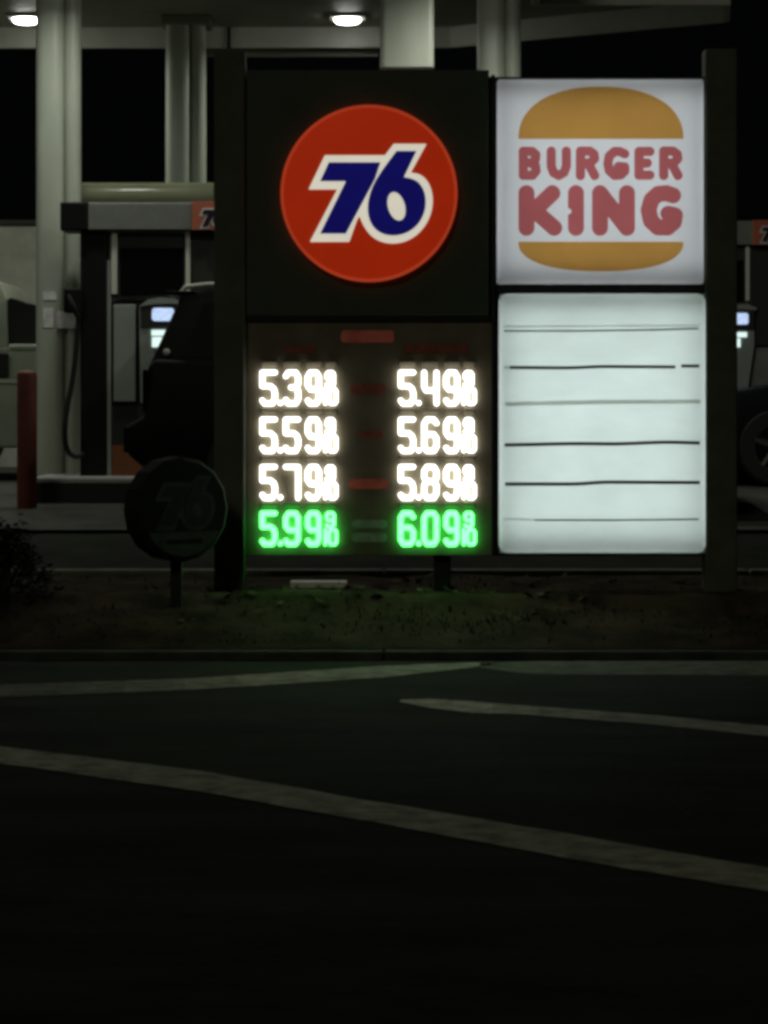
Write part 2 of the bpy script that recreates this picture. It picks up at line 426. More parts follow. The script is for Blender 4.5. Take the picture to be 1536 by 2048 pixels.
LIGHTS = [(52, 26.3, 'white lit canopy light at the far left, beside the ribbed grey column', 1), (695, 26.3, 'white lit canopy light just left of the column rising above the sign', 1),
          (None, (-2.5, 22.4), 'unseen white canopy light added over the left fuel pump', 1), (None, (-5.9, 26.3), 'unseen white canopy light added over the bed of the white pickup', 1), (None, (-6.4, 22.4), 'unseen white canopy light added over the cab of the white pickup', 1),  # unseen lights added to brighten the ground, pumps and store wall
          (None, (0.62, 20.78), 'unseen white canopy light added over the roof of the black car', 1), (None, (1.12, 22.2), 'unseen white canopy light added between the two columns above the sign', 1)]  # unseen lights added to brighten the two columns above the sign
for a, b, lab, k in LIGHTS:
    x, y = (WX(a, b), b) if a is not None else b
    t = empty('canopy_light', (x, y, ZC), lab, 'light', 'canopy lights')
    m = MB(); m.box(x - .17, x + .17, y - .17, y + .17, ZC - .035, ZC - .002, .008); m.build('housing', 'lamp_case', t)
    m = MB(); m.lathe([(.0, -.085), (.06, -.083), (.105, -.073), (.122, -.055), (.126, -.036), (.0, -.036)], (x, y, ZC), n=28); m.build('lens', 'lamp_lens', t, smooth=True)
    ld = bpy.data.lights.new('canopy_lamp', 'AREA'); ld.shape = 'DISK'; ld.size = .24; ld.energy = 20; ld.color = (0.98, 1.0, 0.90); ld.spread = R(165)
    lo = bpy.data.objects.new('canopy_lamp', ld); S.collection.objects.link(lo); lo.parent = t; lo.location = (0, 0, -.16)

# ------------------------------------------------------------------ roadside sign
d = DS; bz = .28
sg = empty('roadside_sign', (WX(950, d), d, bz), 'tall dark double pole sign with orange disc, glowing prices and white backlit boards', 'sign')
for x0, x1 in ((428, 490), (1411, 1475)):
    m = MB(); m.box(WX(x0, d), WX(x1, d), d, d + .20, .15, WZ(97, d), .012); m.build('pole', 'sign_steel', sg)
m = MB(); m.pbox(868, 902, 1092, 1200, d + .12, .14, .006); m.build('support_post', 'dark_trim', sg)
m = MB(); m.box(WX(490.5, d), WX(1410.5, d), d + .10, d + .28, WZ(1113, d), WZ(150, d)); m.build('cabinet', 'dark_trim', sg)
m = MB(); m.pbox(492, 978, 140, 632, d + .03, .069, .006); m.build('logo_panel', 'sign_panel', sg)
m = MB(); m.pbox(760, 868, 133, 139, d + .02, .06, .004); m.build('trim_strip', 'pump_edge', sg)
m = MB(); m.pbox(492, 984, 642, 1110, d + .055, .044); pricep = m.build('price_panel', 'price_panel', sg)
m = MB(); m.pbox(492, 984, 634, 641, d + .035, .06); m.pbox(983, 990, 150, 1110, d + .03, .065); m.pbox(994, 1410, 569, 586, d + .02, .075); m.build('frame_bar', 'dark_trim', sg)
# disc with the numerals
c = P(738, 387, d); rad = 177 / F * d
m = MB(); m.lathe([(0, -.045), (rad * .55, -.042), (rad * .90, -.030), (rad * .965, -.022), (rad * .965, .03), (0, .03)], (c.x, d, c.z), 'Y', 96)
dsc = m.build('logo_disc', 'disc_red', sg, smooth=True)
m = MB(); m.lathe([(rad * .967, -.024), (rad * .985, -.028), (rad, -.018), (rad, .028), (rad * .967, .028)], (c.x, d, c.z), 'Y', 96, closed=True); m.build('rim', 'disc_rim', dsc, smooth=True)
K = 1 / 2.194
def cv(pts): return [(400 + x * K, y * K) for x, y in pts]
def smooth_poly(pts, keep, n=2):
    """Chaikin rounding of everything but the corners listed in keep"""
    cur = [(p, i in keep) for i, p in enumerate(pts)]
    for _ in range(n):
        out = []
        for i in range(len(cur)):
            (a, ka), (b, kb), (c_, kc) = cur[i - 1], cur[i], cur[(i + 1) % len(cur)]
            if kb: out.append((b, True))
            else:
                out.append(((b[0] * .75 + a[0] * .25, b[1] * .75 + a[1] * .25), False)); out.append(((b[0] * .75 + c_[0] * .25, b[1] * .75 + c_[1] * .25), False))
        cur = out
    return [p for p, k in cur]
seven = cv([(565, 712), (792, 712), (768, 785), (640, 1025), (527, 1025), (640, 795), (527, 795)])
six = smooth_poly(cv([(862, 662), (950, 662), (895, 777), (930, 783), (962, 800), (985, 838), (992, 885), (986, 930), (965, 975), (932, 1008), (890, 1029), (842, 1035), (795, 1025), (758, 996), (738, 950), (735, 900), (745, 850), (765, 800), (800, 745)]), {0, 1, 2})
hole = [(400 + (862 + 37 * math.cos(a) * math.cos(.28) - 64 * math.sin(a) * -math.sin(.28)) * K, (905 + 37 * math.cos(a) * -math.sin(-.28) * -1 + 64 * math.sin(a) * math.cos(.28)) * K) for a in np.linspace(0, 2 * math.pi, 40)[:-1]]
white = smooth_poly(cv([(548, 681), (812, 681), (850, 631), (994, 631), (925, 757), (968, 764), (1003, 798), (1021, 850), (1021, 912), (1001, 972), (960, 1026), (905, 1060), (845, 1071), (788, 1060), (744, 1030), (714, 985), (700, 948), (690, 962), (655, 1061), (482, 1061), (602, 831), (476, 831)]), {0, 1, 2, 3, 4, 16, 17, 18, 19, 20, 21})
f7, f6, fh, fw = poly_f(seven), poly_f(six), poly_f(hole), poly_f(white)
m = MB(); sheet(m, lambda X, Y: fw(X, Y), 600, 880, 280, 495, 1.5, d - .049, .012); m.build('numeral_outline', 'logo_white', dsc, fix=False)
m = MB(); sheet(m, lambda X, Y: np.maximum(np.minimum(f7(X, Y), f6(X, Y)), -fh(X, Y)), 625, 870, 295, 480, 1.2, d - .054, .008); m.build('numerals', 'logo_blue', dsc, fix=False)

# lit price digits
GL = {'5': [[(1, 0), (0, 0), (0, .44), (.65, .44), (.9, .52), (1, .64), (1, .84), (.8, 1), (.18, 1), (0, .90)]],
      '3': [[(0, .12), (.2, 0), (.8, 0), (1, .14), (1, .36), (.82, .48), (.42, .48)], [(.82, .48), (1, .6), (1, .86), (.8, 1), (.2, 1), (0, .88)]],
      '9': [[(.22, 0), (.78, 0), (1, .14), (1, .86), (.78, 1), (.2, 1), (0, .90)], [(1, .55), (.25, .55), (0, .42), (0, .14), (.22, 0)]],
      '7': [[(0, 0), (1, 0), (1, 1)]],
      '4': [[(0, 0), (0, .46), (.16, .58), (1, .58)], [(1, 0), (1, 1)]],
      '6': [[(1, .12), (.78, 0), (.22, 0), (0, .14), (0, .86), (.22, 1), (.78, 1), (1, .86), (1, .60), (.78, .47), (0, .47)]],
      '8': [[(.22, 0), (.78, 0), (1, .14), (1, .34), (.8, .47), (.2, .47), (0, .34), (0, .14), (.22, 0)], [(.2, .47), (0, .60), (0, .86), (.22, 1), (.78, 1), (1, .86), (1, .60), (.8, .47)]],
      '0': [[(.22, 0), (.78, 0), (1, .14), (1, .86), (.78, 1), (.22, 1), (0, .86), (0, .14), (.22, 0)]],
      '1': [[(.5, 0), (.5, 1)]]}
def price(x, y0, y1, txt, mt):
    hd = d + .040; st = []; r = 4.9; h = y1 - y0 - 2 * r
    for ch, xa, xb in zip(txt, (x + 1.5, x + 48.5, x + 92.5), (x + 36.5, x + 83, x + 124.5)):
        for s_ in GL[ch]: st.append([(xa + r + u * (xb - xa - 2 * r), y0 + r + v * h) for u, v in s_])
    st.append([(x + 42.5, y1 - r - 1), (x + 42.6, y1 - r - 1)])
    fine = []; q = 3.3
    for ch, xa, xb, ya, yb in (('9', x + 132, x + 153, y0 + 1, y0 + 35), ('1', x + 127, x + 138, y0 + 35, y1 - 1), ('0', x + 137, x + 158, y0 + 35, y1 - 1)):
        for s_ in GL[ch]: fine.append([(xa + q + u * max(.1, xb - xa - 2 * q), ya + q + v * (yb - ya - 2 * q)) for u, v in s_])
    fa, fb = stroke_f(st, r), stroke_f(fine, 3.2)
    m = MB(); sheet(m, lambda X, Y: np.minimum(fa(X, Y), fb(X, Y)), x - 4, x + 166, y0 - 4, y1 + 4, 1.6, hd - .016, .03)
    m.build('price_digits', mt, sg, fix=False)
    for xa, xb in ((x + 4, x + 36), (x + 48, x + 82), (x + 94, x + 125), (x + 133, x + 155)):   # lip added above each digit; its lit slope stands for a ghost reflection
        xa, xb = WX(xa, d), WX(xb, d); za, zb = WZ(y0 - 19, d), WZ(y0 - 6, d); m = MB()
        m.prism([Vector((xa, d + .0555, za)), Vector((xa, d + .034, za - .006)), Vector((xa, d + .050, zb)), Vector((xa, d + .0555, zb))], (xb - xa, 0, 0))
        bmesh.ops.bevel(m.bm, geom=m.bm.edges[:], offset=.003, segments=1, affect='EDGES'); m.build('ghost_lip', 'price_panel', sg)
ROWS = [(740, 812), (834, 907), (929, 1001), (1022, 1093)]
for (y0, y1), a, b in zip(ROWS, ('539', '559', '579', '599'), ('549', '569', '589', '609')):
    mt = 'led_green' if a == '599' else 'led_white'
    price(518, y0, y1, a, mt); price(795, y0, y1, b, mt)
for x0, x1, y0, y1, mt in ((682, 788, 661, 685, 'label_red_lit'), (568, 632, 691, 708, 'label_red'), (806, 938, 688, 707, 'label_red'), (700, 772, 768, 788, 'label_red'),
                           (716, 766, 862, 876, 'label_red'), (698, 776, 958, 978, 'label_red_lit'), (704, 774, 1040, 1056, 'label_pale'), (704, 774, 1066, 1084, 'label_pale')):
    m = MB(); sheet(m, rrect_f(x0, x1, y0, y1, 7), x0 - 3, x1 + 3, y0 - 3, y1 + 3, 2.5, d + .050, .004); m.build('grade_label', mt, sg, fix=False)

# backlit boards
def lightbox(x0, x1, y0, y1, rad_, face, tube, ntube, name):
    m = MB(); hd = d - .012
    def puff(px, py):
        e = min(px - x0, x1 - px, py - y0, y1 - py); t = max(0, min(1, e / 16.0)); return .022 * (1 - math.sqrt(1 - (1 - t) ** 2))
    ff = rrect_f(x0, x1, y0, y1, rad_)
    sheet(m, ff, x0 - 4, x1 + 4, y0 - 4, y1 + 4, 5.0, hd, .10, puff)
    fo = m.build(name, face, sg, smooth=True, fix=False)
    m = MB(); b = 3
    for q in ((x0 - b, x0 - b + 3, y0 - b, y1 + b), (x1 + b - 3, x1 + b, y0 - b, y1 + b), (x0 + .5, x1 - .5, y0 - b, y0 - b + 3), (x0 + .5, x1 - .5, y1 + b - 3, y1 + b)): m.pbox(*q, d + .02, .078)
    m.build('frame', 'dark_trim', fo)
    m = MB(); m.pbox(x0 + 2, x1 - 2, y0 + 2, y1 - 2, d + .094, .004); m.build('reflector', 'lightbox_white', fo)
    for k in range(ntube):
        x = WX(x0 + (x1 - x0) * (k + .5) / ntube, d); m = MB(); m.tube([(x, d + .068, WZ(y1 - 24, d)), (x, d + .068, WZ(y0 + 24, d))], .013, 10); m.build('lamp_tube', tube, fo)
    return fo
bk = lightbox(994, 1408, 158, 568, 5, 'logo_face', 'tube_weak', 10, 'logo_board')
rb = lightbox(998, 1412, 587, 1106, 18, 'board_face', 'tube_strong', 11, 'letter_board')
Q = 1 / 2.6667
def cb(pts): return [(960 + x * Q, y * Q) for x, y in pts]
def bun(cx, hw, yf, h, e):                                   # half super-ellipse with a flat side at yf
    def f(X, Y):
        u = np.abs(X - cx) / hw; v = (yf - Y) / h
        return np.maximum((u ** e + np.maximum(v, 0) ** e - 1) * abs(h) * .5, -v * abs(h))
    return f
LD = d - .0155
m = MB(); sheet(m, bun(960 + 645 * Q, 440 * Q, 741 * Q, 279 * Q, 2.25), 1030, 1375, 165, 285, 1.6, LD, .002); m.build('bun_top', 'bun_film', bk, fix=False)
m = MB(); sheet(m, bun(960 + 645 * Q, 440 * Q, 1289 * Q, -158 * Q, 2.35), 1030, 1375, 478, 550, 1.6, LD, .002); m.build('bun_base', 'bun_film', bk, fix=False)
def rl(o): return [[(536 + o, 806), (536 + o, 936)], [(536 + o, 806), (586 + o, 806), (608 + o, 822), (611 + o, 846), (590 + o, 868), (540 + o, 872)], [(578 + o, 872), (612 + o, 936)]]
burger = [[(231, 808), (231, 934)], [(231, 807), (278, 807), (298, 824), (296, 850), (276, 868), (231, 869)], [(270, 868), (296, 884), (299, 912), (280, 935), (231, 935)],
          [(380, 806), (380, 886), (392, 920), (420, 936), (448, 920), (461, 886), (461, 806)], *rl(0),
          [(772, 820), (745, 808), (718, 808), (690, 832), (682, 872), (690, 910), (718, 935), (750, 933), (772, 912), (772, 890), (738, 888)],
          [(848, 808), (848, 934)], [(848, 808), (906, 808)], [(848, 870), (892, 870)], [(848, 934), (906, 934)], *rl(444)]
king = [[(248, 1030), (248, 1215)], [(386, 1030), (290, 1122), (396, 1215)], [(270, 1122), (290, 1122)], [(512, 1030), (512, 1215)], [(640, 1215), (640, 1030), (784, 1215), (784, 1030)],
        [(1030, 1042), (995, 1030), (950, 1034), (915, 1065), (899, 1120), (912, 1178), (950, 1213), (1000, 1214), (1034, 1185), (1040, 1148), (1005, 1140)]]
fb_, fk = stroke_f([cb(s_) for s_ in burger], 24.6 * Q), stroke_f([cb(s_) for s_ in king], 42.5 * Q)
m = MB(); sheet(m, fb_, 1030, 1372, 285, 366, 1.2, LD, .002); m.build('lettering', 'red_film', bk, fix=False)
m = MB(); notch = (960 + 472 * Q, 1127 * Q)  # small round notch out of one letter's left edge
sheet(m, lambda X, Y: np.maximum(fk(X, Y), 6.0 - np.hypot(X - notch[0], Y - notch[1])), 1030, 1372, 362, 480, 1.2, LD, .002); m.build('lettering', 'red_film', bk, fix=False)
# sagging rails across the letter board
def rail(pts, hh, mt, hd=.004):
    m = MB(); xs = np.linspace(pts[0][0], pts[-1][0], 40); ys = np.interp(xs, [p[0] for p in pts], [p[1] for p in pts])
    k = np.ones(5) / 5; yy = np.convolve(np.pad(ys, 2, mode='edge'), k, 'valid'); A = []
    for x, y in zip(xs, yy):
        A.append([m.bm.verts.new((WX(x, d), d - .012 - o, WZ(y + s_ * hh, d))) for o, s_ in ((.001, -1), (.001 + hd, -1), (.001 + hd, 1), (.001, 1))])
    for a, b in zip(A, A[1:]):
        for i in range(4): m.bm.faces.new((a[i], a[(i + 1) % 4], b[(i + 1) % 4], b[i]))
    m.bm.faces.new(A[0]); m.bm.faces.new(A[-1][::-1]); m.build('rail', mt, rb)
rail([(1008, 662), (1150, 662), (1300, 660), (1396, 657)], 1.9, 'rail_grey'); rail([(1006, 653), (1396, 651)], 1.4, 'rail_pale')
rail([(1019, 735), (1140, 736), (1200, 733), (1350, 734)], 3.1, 'rail_dark'); rail([(1362, 732), (1398, 732)], 3.1, 'rail_dark'); rail([(1006, 735), (1018, 735)], 3, 'rail_pale')
rail([(1010, 808), (1200, 804), (1399, 803)], 4.2, 'rail_pale')  # pale strip standing for a shadow line, no rail sits here
rail([(1009, 890), (1150, 887), (1230, 888), (1330, 884), (1399, 886)], 3.4, 'rail_dark')
rail([(1010, 968), (1160, 968), (1200, 964), (1399, 965)], 3.4, 'rail_dark')
rail([(1068, 1040), (1240, 1040), (1396, 1038)], 1.9, 'rail_grey'); rail([(1006, 1038), (1066, 1039)], 1.5, 'rail_pale')

# ------------------------------------------------------------------ small round sign in front of the left pole
d2 = DS - .42; c = P(352, 1018, d2); cz = c.z
rs = empty('round_sign', (c.x, d2, .25), 'small unlit dark round sign with pale numerals, turned right below the price sign', 'sign')
Rd, Td, yaw = 105 / F * d2, .20, R(-34)
m = MB(); m.lathe([(0, -Td / 2), (Rd * .93, -Td / 2), (Rd, -Td / 2 + .025), (Rd, Td / 2 - .02), (Rd * .93, Td / 2), (0, Td / 2)], (0, 0, 0), 'Y', 16)
bmesh.ops.transform(m.bm, matrix=Matrix.Translation((c.x, d2, cz)) @ Matrix.Rotation(-yaw, 4, 'Z'), verts=m.bm.verts[:]); m.build('drum', 'old_black', rs)
def onface(off):
    def tf(p):                                              # pixel plane point -> drum face
        u = (p.x - WX(738, d)) / (177 / F * d) * Rd * .93; v = (p.z - WZ(387, d)) / (177 / F * d) * Rd * .93
        q = Matrix.Rotation(-yaw, 4, 'Z') @ Vector((u, -Td / 2 - off + (p.y - d), v)); return q + Vector((c.x, d2, cz))
    return tf
m = MB(); sheet(m, lambda X, Y: fw(X, Y + 22), 600, 880, 250, 480, 3, d, .0015, None, onface(.003)); m.build('numeral_outline', 'old_white', rs, fix=False)
m = MB(); sheet(m, lambda X, Y: np.maximum(np.minimum(f7(X, Y + 22), f6(X, Y + 22)), -fh(X, Y + 22)), 625, 870, 270, 480, 3, d, .0015, None, onface(.005)); m.build('numerals', 'ink', rs, fix=False)
low = lambda X, Y: np.maximum(np.hypot(X - 738, Y - 387) - 168, 468 - Y)
m = MB(); sheet(m, lambda X, Y: np.maximum(low(X, Y), -np.maximum(np.abs(X - 738) - 75, np.abs(Y - 503) - 9)), 560, 920, 450, 570, 3, d, .0015, None, onface(.003)); m.build('lower_band', 'old_white', rs, fix=False)
zb_ = bed_z(c.x, d2) - .05
m = MB(); m.box(c.x - .035, c.x + .035, d2 + .0, d2 + .07, zb_, cz - Rd * .9, .004); m.build('post', 'rubber', rs)

# ------------------------------------------------------------------ fuel pumps on their islands
dp = 22.9; gz = fore_z(dp)
def island(x0, x1, d0, d1):
    m = MB(); z = fore_z((d0 + d1) / 2)
    m.box(x0, x1, d0, d1, z - .1, z + .13, .02); o = tag(m.build('pump_island', 'island_concrete'), kind='structure')
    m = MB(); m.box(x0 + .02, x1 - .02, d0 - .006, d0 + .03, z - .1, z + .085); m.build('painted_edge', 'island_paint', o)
island(WX(62, 22.5), WX(430, 22.5) + .4, 22.55, 26.9)
island(2.2, 5.4, 25.7, 29)
pm = empty('fuel_pump', (WX(290, dp), dp, gz + .12), 'grey and black fuel pump with lit screen and logo topper, beside the ribbed column', 'fuel pump', 'fuel pumps')
m = MB(); m.pbox(160, 214, 452, 976, dp, .5, .02); m.build('side_column', 'pump_black', pm)
m = MB(); m.pbox(214.5, 452, 470, 976, dp + .05, .42, .01); body = m.build('body', 'pump_grey', pm)
m = MB(); m.pbox(214.5, 222, 520, 976, dp + .015, .034); m.build('edge_trim', 'pump_light', pm)
for xa, xb in ((222.5, 234), (371, 380)):
    m = MB(); m.pbox(xa, xb, 462, 588, dp + .0, .10, .004); m.build('post_trim', 'pump_edge', pm)
m = MB(); m.pbox(235, 370, 466, 600, dp + .02, .029, .004); scr = m.build('media_panel', 'pump_dark', pm)
m = MB(); m.pbox(240, 366, 496, 590, dp + .012, .01, .003); m.build('screen', 'glass_dark', scr)
m = MB(); m.pbox(381, 452, 462, 690, dp + .02, .029); m.build('side_panel', 'pump_dark', pm)
m = MB(); m.pbox(221, 346, 602, 812, dp + .03, .019); m.build('door_gap', 'pump_black', pm)
m = MB(); m.pbox(227, 271, 609, 803, dp + .005, .04, .006); m.build('door', 'pump_light', pm)
m = MB()
pts = [(278, 612), (295, 601), (315, 597), (345, 598), (362, 605), (362, 690), (345, 806), (281, 806)]
m.prism([P(x, y, dp - .01) for x, y in pts], (0, .055, 0)); con = m.build('console', 'pump_light', pm)
m = MB(); m.pbox(281, 361, 612, 655, dp - .022, .010, .003); m.build('bezel', 'pump_dark', con)
m = MB(); sheet(m, rrect_f(304, 348, 616, 642, 6), 300, 352, 612, 646, 2, dp - .026, .006); m.build('price_display', 'screen_blue', con, fix=False)
m = MB(); m.pbox(303, 345, 660, 671, dp - .02, .008); m.pbox(304, 330, 674, 694, dp - .02, .008); m.build('keypad', 'screen_white', con)
m = MB(); m.prism([P(x, y, dp - .03) for x, y in ((278, 613), (296, 599), (318, 595), (348, 597), (366, 604), (366, 609), (340, 607), (300, 609))], (0, .10, 0)); m.build('console_hood', 'pump_light', con)
m = MB(); m.pbox(215, 452, 812, 890, dp + .03, .019); m.build('middle_panel', 'pump_dark', pm)
m = MB(); m.pbox(222, 452, 890, 961, dp + .03, .019, .004); m.build('lower_panel', 'pump_orange', pm)
m = MB(); m.pbox(222, 452, 961, 974, dp + .035, .014); m.build('kick_plate', 'pump_black', pm)
m = MB(); m.pbox(176, 474, 405, 460, dp - .04, .50, .01); top = m.build('topper', 'pump_grey', pm)
m = MB(); m.pbox(120, 175.5, 404, 461, dp - .05, .5, .012); m.build('end_cap', 'pump_black', top)
m = MB(); m.pbox(384, 468, 403, 460, dp - .06, .018, .004); lg = m.build('logo_plate', 'topper_red', top)
def mini(px, py, sc):
    def f(fun): return lambda X, Y: fun(620 + (X - px) / sc, 288 + (Y - py) / sc) * sc
    return f
mm = mini(399, 411, .235)
m = MB(); sheet(m, mm(fw), 386, 466, 404, 459.5, .7, dp - .063, .0028); m.build('numeral_outline', 'topper_white', lg, fix=False)
m = MB(); sheet(m, mm(lambda X, Y: np.maximum(np.minimum(f7(X, Y), f6(X, Y)), -fh(X, Y))), 386, 466, 404, 459.5, .6, dp - .066, .0025); m.build('numerals', 'ink', lg, fix=False)
m = MB(); m.pbox(127, 163, 577, 625, dp - .10, .29, .012); noz = m.build('nozzle_boot', 'pump_black', pm)
m = MB(); m.tube([P(136, 590, dp - .11), P(142, 606, dp - .12), P(152, 626, dp - .10), P(157, 640, dp - .06)], [.02, .028, .024, .016], 10); m.build('nozzle', 'rubber', noz, smooth=True)
hp = [(158, 628), (155, 660), (150, 720), (143, 770), (136, 805), (130, 850), (130, 880), (136, 902), (145, 911), (156, 913), (168, 908)]
sp = []
for i in range(len(hp) - 1):
    for k in range(5):
        t = k / 5; a, b, c_, e = hp[max(i - 1, 0)], hp[i], hp[i + 1], hp[min(i + 2, len(hp) - 1)]
        sp.append(tuple(.5 * (2 * b[j] + (c_[j] - a[j]) * t + (2 * a[j] - 5 * b[j] + 4 * c_[j] - e[j]) * t * t + (3 * b[j] - a[j] - 3 * c_[j] + e[j]) * t ** 3) for j in (0, 1)))
sp.append(hp[-1])
m = MB(); m.tube([P(x, y, dp - .03) for x, y in sp], 5.4 / F * dp, 10); m.build('hose', 'rubber', pm, smooth=True)
p2 = copy_tree(pm); p2.location = pm.location + Vector((5.10, 3.3, fore_z(26.2) - gz - .02))
for ch in p2.children:
    if ch.name.startswith('console'): ch.location.x += .115
p2['label'] = 'fuel pump at the right edge of the picture, partly behind the right sign pole'

# ------------------------------------------------------------------ bollard, notices, pale block
b0 = P(54, 1004, 22.2); r = 20 / F * 22.2
m = MB(); m.lathe([(0, 0), (r * 1.0, 0), (r, 1.075), (r * .93, 1.10), (r * .6, 1.118), (0, 1.122)], (b0.x, b0.y, fore_z(22.2) - .01), n=32)
tag(m.build('bollard', 'bollard_red', smooth=True), 'dull red steel bollard standing at the left end of the pump island', 'bollard')
for x0, x1, y0, y1, lab in ((86, 113, 583, 600, 'small white paper notice on the ribbed column, topmost of three'), (86, 106, 616, 655, 'narrow upright paper notice on the ribbed column, lower left of three')):
    m = MB(); m.pbox(x0, x1, y0, y1, 23.594, .004); tag(m.build('paper_notice', 'paper'), lab, 'notice', 'paper notices on the column')
m = MB(); m.pbox(114, 156, 622, 656, 23.58, .004); tag(m.build('paper_notice', 'paper'), 'wide paper notice on the ribbed column, lower right of three, beside the pump hose', 'notice', 'paper notices on the column')
dd = BACK - .55
zt = bed_z(WX(637, dd), dd)
m = MB(); m.box(WX(581, dd), WX(694, dd), dd - .07, dd + .07, zt - .02, zt + .032, .006); tag(m.build('concrete_block', 'pale_block'), 'thin pale concrete block lying on the bed under the left price column', 'block')

# ------------------------------------------------------------------ cars
def wheel(root, x, y, z, r, wdt, side):
    m = MB(); m.lathe([(r * .62, -wdt / 2), (r * .93, -wdt / 2), (r, -wdt * .36), (r, wdt * .36), (r * .93, wdt / 2), (r * .62, wdt / 2)], (x, y, z), 'Y', 36, closed=True); wh = m.build('wheel', 'rubber', root, smooth=True)
    m = MB(); yo = y + side * (wdt / 2 - .025)
    m.lathe([(r * .57, -.02), (r * .64, -.02), (r * .64, .02), (r * .57, .02)], (x, yo, z), 'Y', 36, closed=True)
    for k in range(5):
        a = 2 * math.pi * k / 5 + .3
        m.tube([(x, yo, z), (x + r * .6 * math.cos(a), yo, z + r * .6 * math.sin(a))], [.045, .03], 8)
    m.lathe([(0, -.03), (.07, -.03), (.07, .03), (0, .03)], (x, yo, z), 'Y', 16); m.build('rim', 'alloy', wh)
    m = MB(); m.lathe([(0, -.01), (r * .6, -.01), (r * .6, .01), (0, .01)], (x, y, z), 'Y', 24); m.build('brake_disc', 'pump_black', wh)
def car(name, origin, flip, low, green, winds, wheels, wr, paint, label, lamps, rails=False, extra=None):
    """origin: tail (or nose) point on the ground, x runs along the car"""
    t = empty(name, origin, label, 'car'); ox, oy, oz = origin; W = 1.84
    X = lambda x: ox + flip * x
    def side(poly, y0, y1, tum, zb):
        return ([Vector((X(x), y0 + tum * max(0, z - zb), oz + z)) for x, z in poly], [Vector((X(x), y1 - tum * max(0, z - zb), oz + z)) for x, z in poly])
    m = MB(); m.loft(*side(low, oy, oy + W, .06, .7))
    bmesh.ops.recalc_face_normals(m.bm, faces=m.bm.faces[:])
    bmesh.ops.bevel(m.bm, geom=m.bm.edges[:], offset=.035, segments=3, affect='EDGES', profile=.5)
    m.build('body', paint, t, smooth=True)
    zb = min(z for x, z in green)
    m = MB(); m.loft(*side(green, oy + .035, oy + W - .035, .30, zb)); bmesh.ops.recalc_face_normals(m.bm, faces=m.bm.faces[:])
    bmesh.ops.bevel(m.bm, geom=m.bm.edges[:], offset=.03, segments=3, affect='EDGES', profile=.5)
    cab = m.build('cabin', paint, t, smooth=True)
    for wp in winds:
        m = MB(); A = [Vector((X(x), oy + .035 + .30 * (z - zb) - .006, oz + z)) for x, z in wp]; m.prism(A, (0, .012, 0)); m.build('side_window', 'glass_dark', cab)
    for i, (x, side_) in enumerate([(x, s_) for x in wheels for s_ in (-1, 1)]):
        wheel(t, X(x), oy + (.09 if side_ < 0 else W - .09), oz + wr, wr, .21, side_)
    for nm, x, y, z, sx, sy, sz, mt in lamps:
        xa, xb = sorted((X(x), X(x + sx))); m = MB(); m.box(xa, xb, oy + y, oy + y + sy, oz + z, oz + z + sz, .012); m.build(nm, mt, t)
    return t
ds = 21.15; x0 = WX(254, ds); zg = fore_z(ds + .9) - .005
suv = car('parked_car', (x0, ds, zg), 1, [(.0, .47), (.0, .69), (.13, .76), (.16, 1.16), (.22, 1.20), (3.25, 1.10), (4.35, .98), (4.66, .84), (4.70, .45), (4.45, .26), (.25, .26)],
          [(.16, 1.14), (.40, 1.70), (.60, 1.755), (2.35, 1.74), (3.30, 1.09)], [[(.42, 1.22), (.58, 1.64), (1.20, 1.67), (1.20, 1.21)], [(1.27, 1.21), (1.27, 1.67), (2.15, 1.67), (2.15, 1.19)], [(2.22, 1.19), (2.22, 1.66), (2.36, 1.65), (3.05, 1.15)]],
          (.95, 3.72), .36, 'black_paint', 'black car parked at the left pump with its tail out behind the sign pole',
          [('tail_light', .115, .02, .80, .05, .20, .32, 'glass_dark'), ('headlight', 4.55, .05, .72, .12, .30, .14, 'lens_clear'), ('bumper', -.03, .03, .48, .12, 1.78, .20, 'black_paint'), ('mirror', 2.95, -.16, 1.10, .16, .18, .13, 'black_paint')])
m = MB(); m.tube([(x0 + .37, ds + .26, zg + 1.69), (x0 + .43, ds + .27, zg + 1.765), (x0 + .60, ds + .27, zg + 1.785), (x0 + 1.4, ds + .27, zg + 1.80), (x0 + 2.3, ds + .27, zg + 1.78)], [.012, .02, .018, .018, .012], 10); m.build('roof_highlight', 'pump_edge', suv, smooth=True)  # pale bar added for the highlight along the roof edge
m = MB(); m.box(x0 + .28, x0 + .52, ds + .22, ds + 1.55, zg + 1.70, zg + 1.735, .012); m.build('spoiler', 'black_paint', suv)
m = MB(); m.lathe([(0, -.012), (.022, -.008), (.026, .006), (0, .01)], (x0 + .30, ds + .03, zg + 1.255), 'Y', 16); m.build('reflector', 'pump_edge', suv)
dv = 24.3; zg = fore_z(dv + .9)
sed = car('parked_car', (WX(1372, dv), dv, zg), 1, [(.0, .40), (.02, .66), (.20, .80), (1.15, .93), (3.6, 1.0), (4.5, 1.02), (4.58, .5), (4.4, .24), (.2, .22)],
          [(1.05, .91), (1.95, 1.40), (2.3, 1.45), (3.3, 1.43), (4.25, 1.00)], [[(1.42, .99), (2.02, 1.35), (2.55, 1.38), (2.55, 1.02)], [(2.62, 1.02), (2.62, 1.38), (3.25, 1.37), (3.8, 1.05)]],
          (.80, 3.55), .34, 'navy_paint', 'dark sedan with alloy wheels parked at the right edge behind the sign',
          [('headlight', .02, .06, .62, .20, .32, .12, 'lens_clear'), ('tail_light', 4.48, .06, .78, .1, .3, .14, 'lens_red'), ('bumper', -.04, .05, .28, .12, 1.74, .22, 'navy_paint'), ('mirror', 1.45, -.16, .95, .14, .18, .12, 'navy_paint')])
dw = 25.6; zg = fore_z(dw + .9)
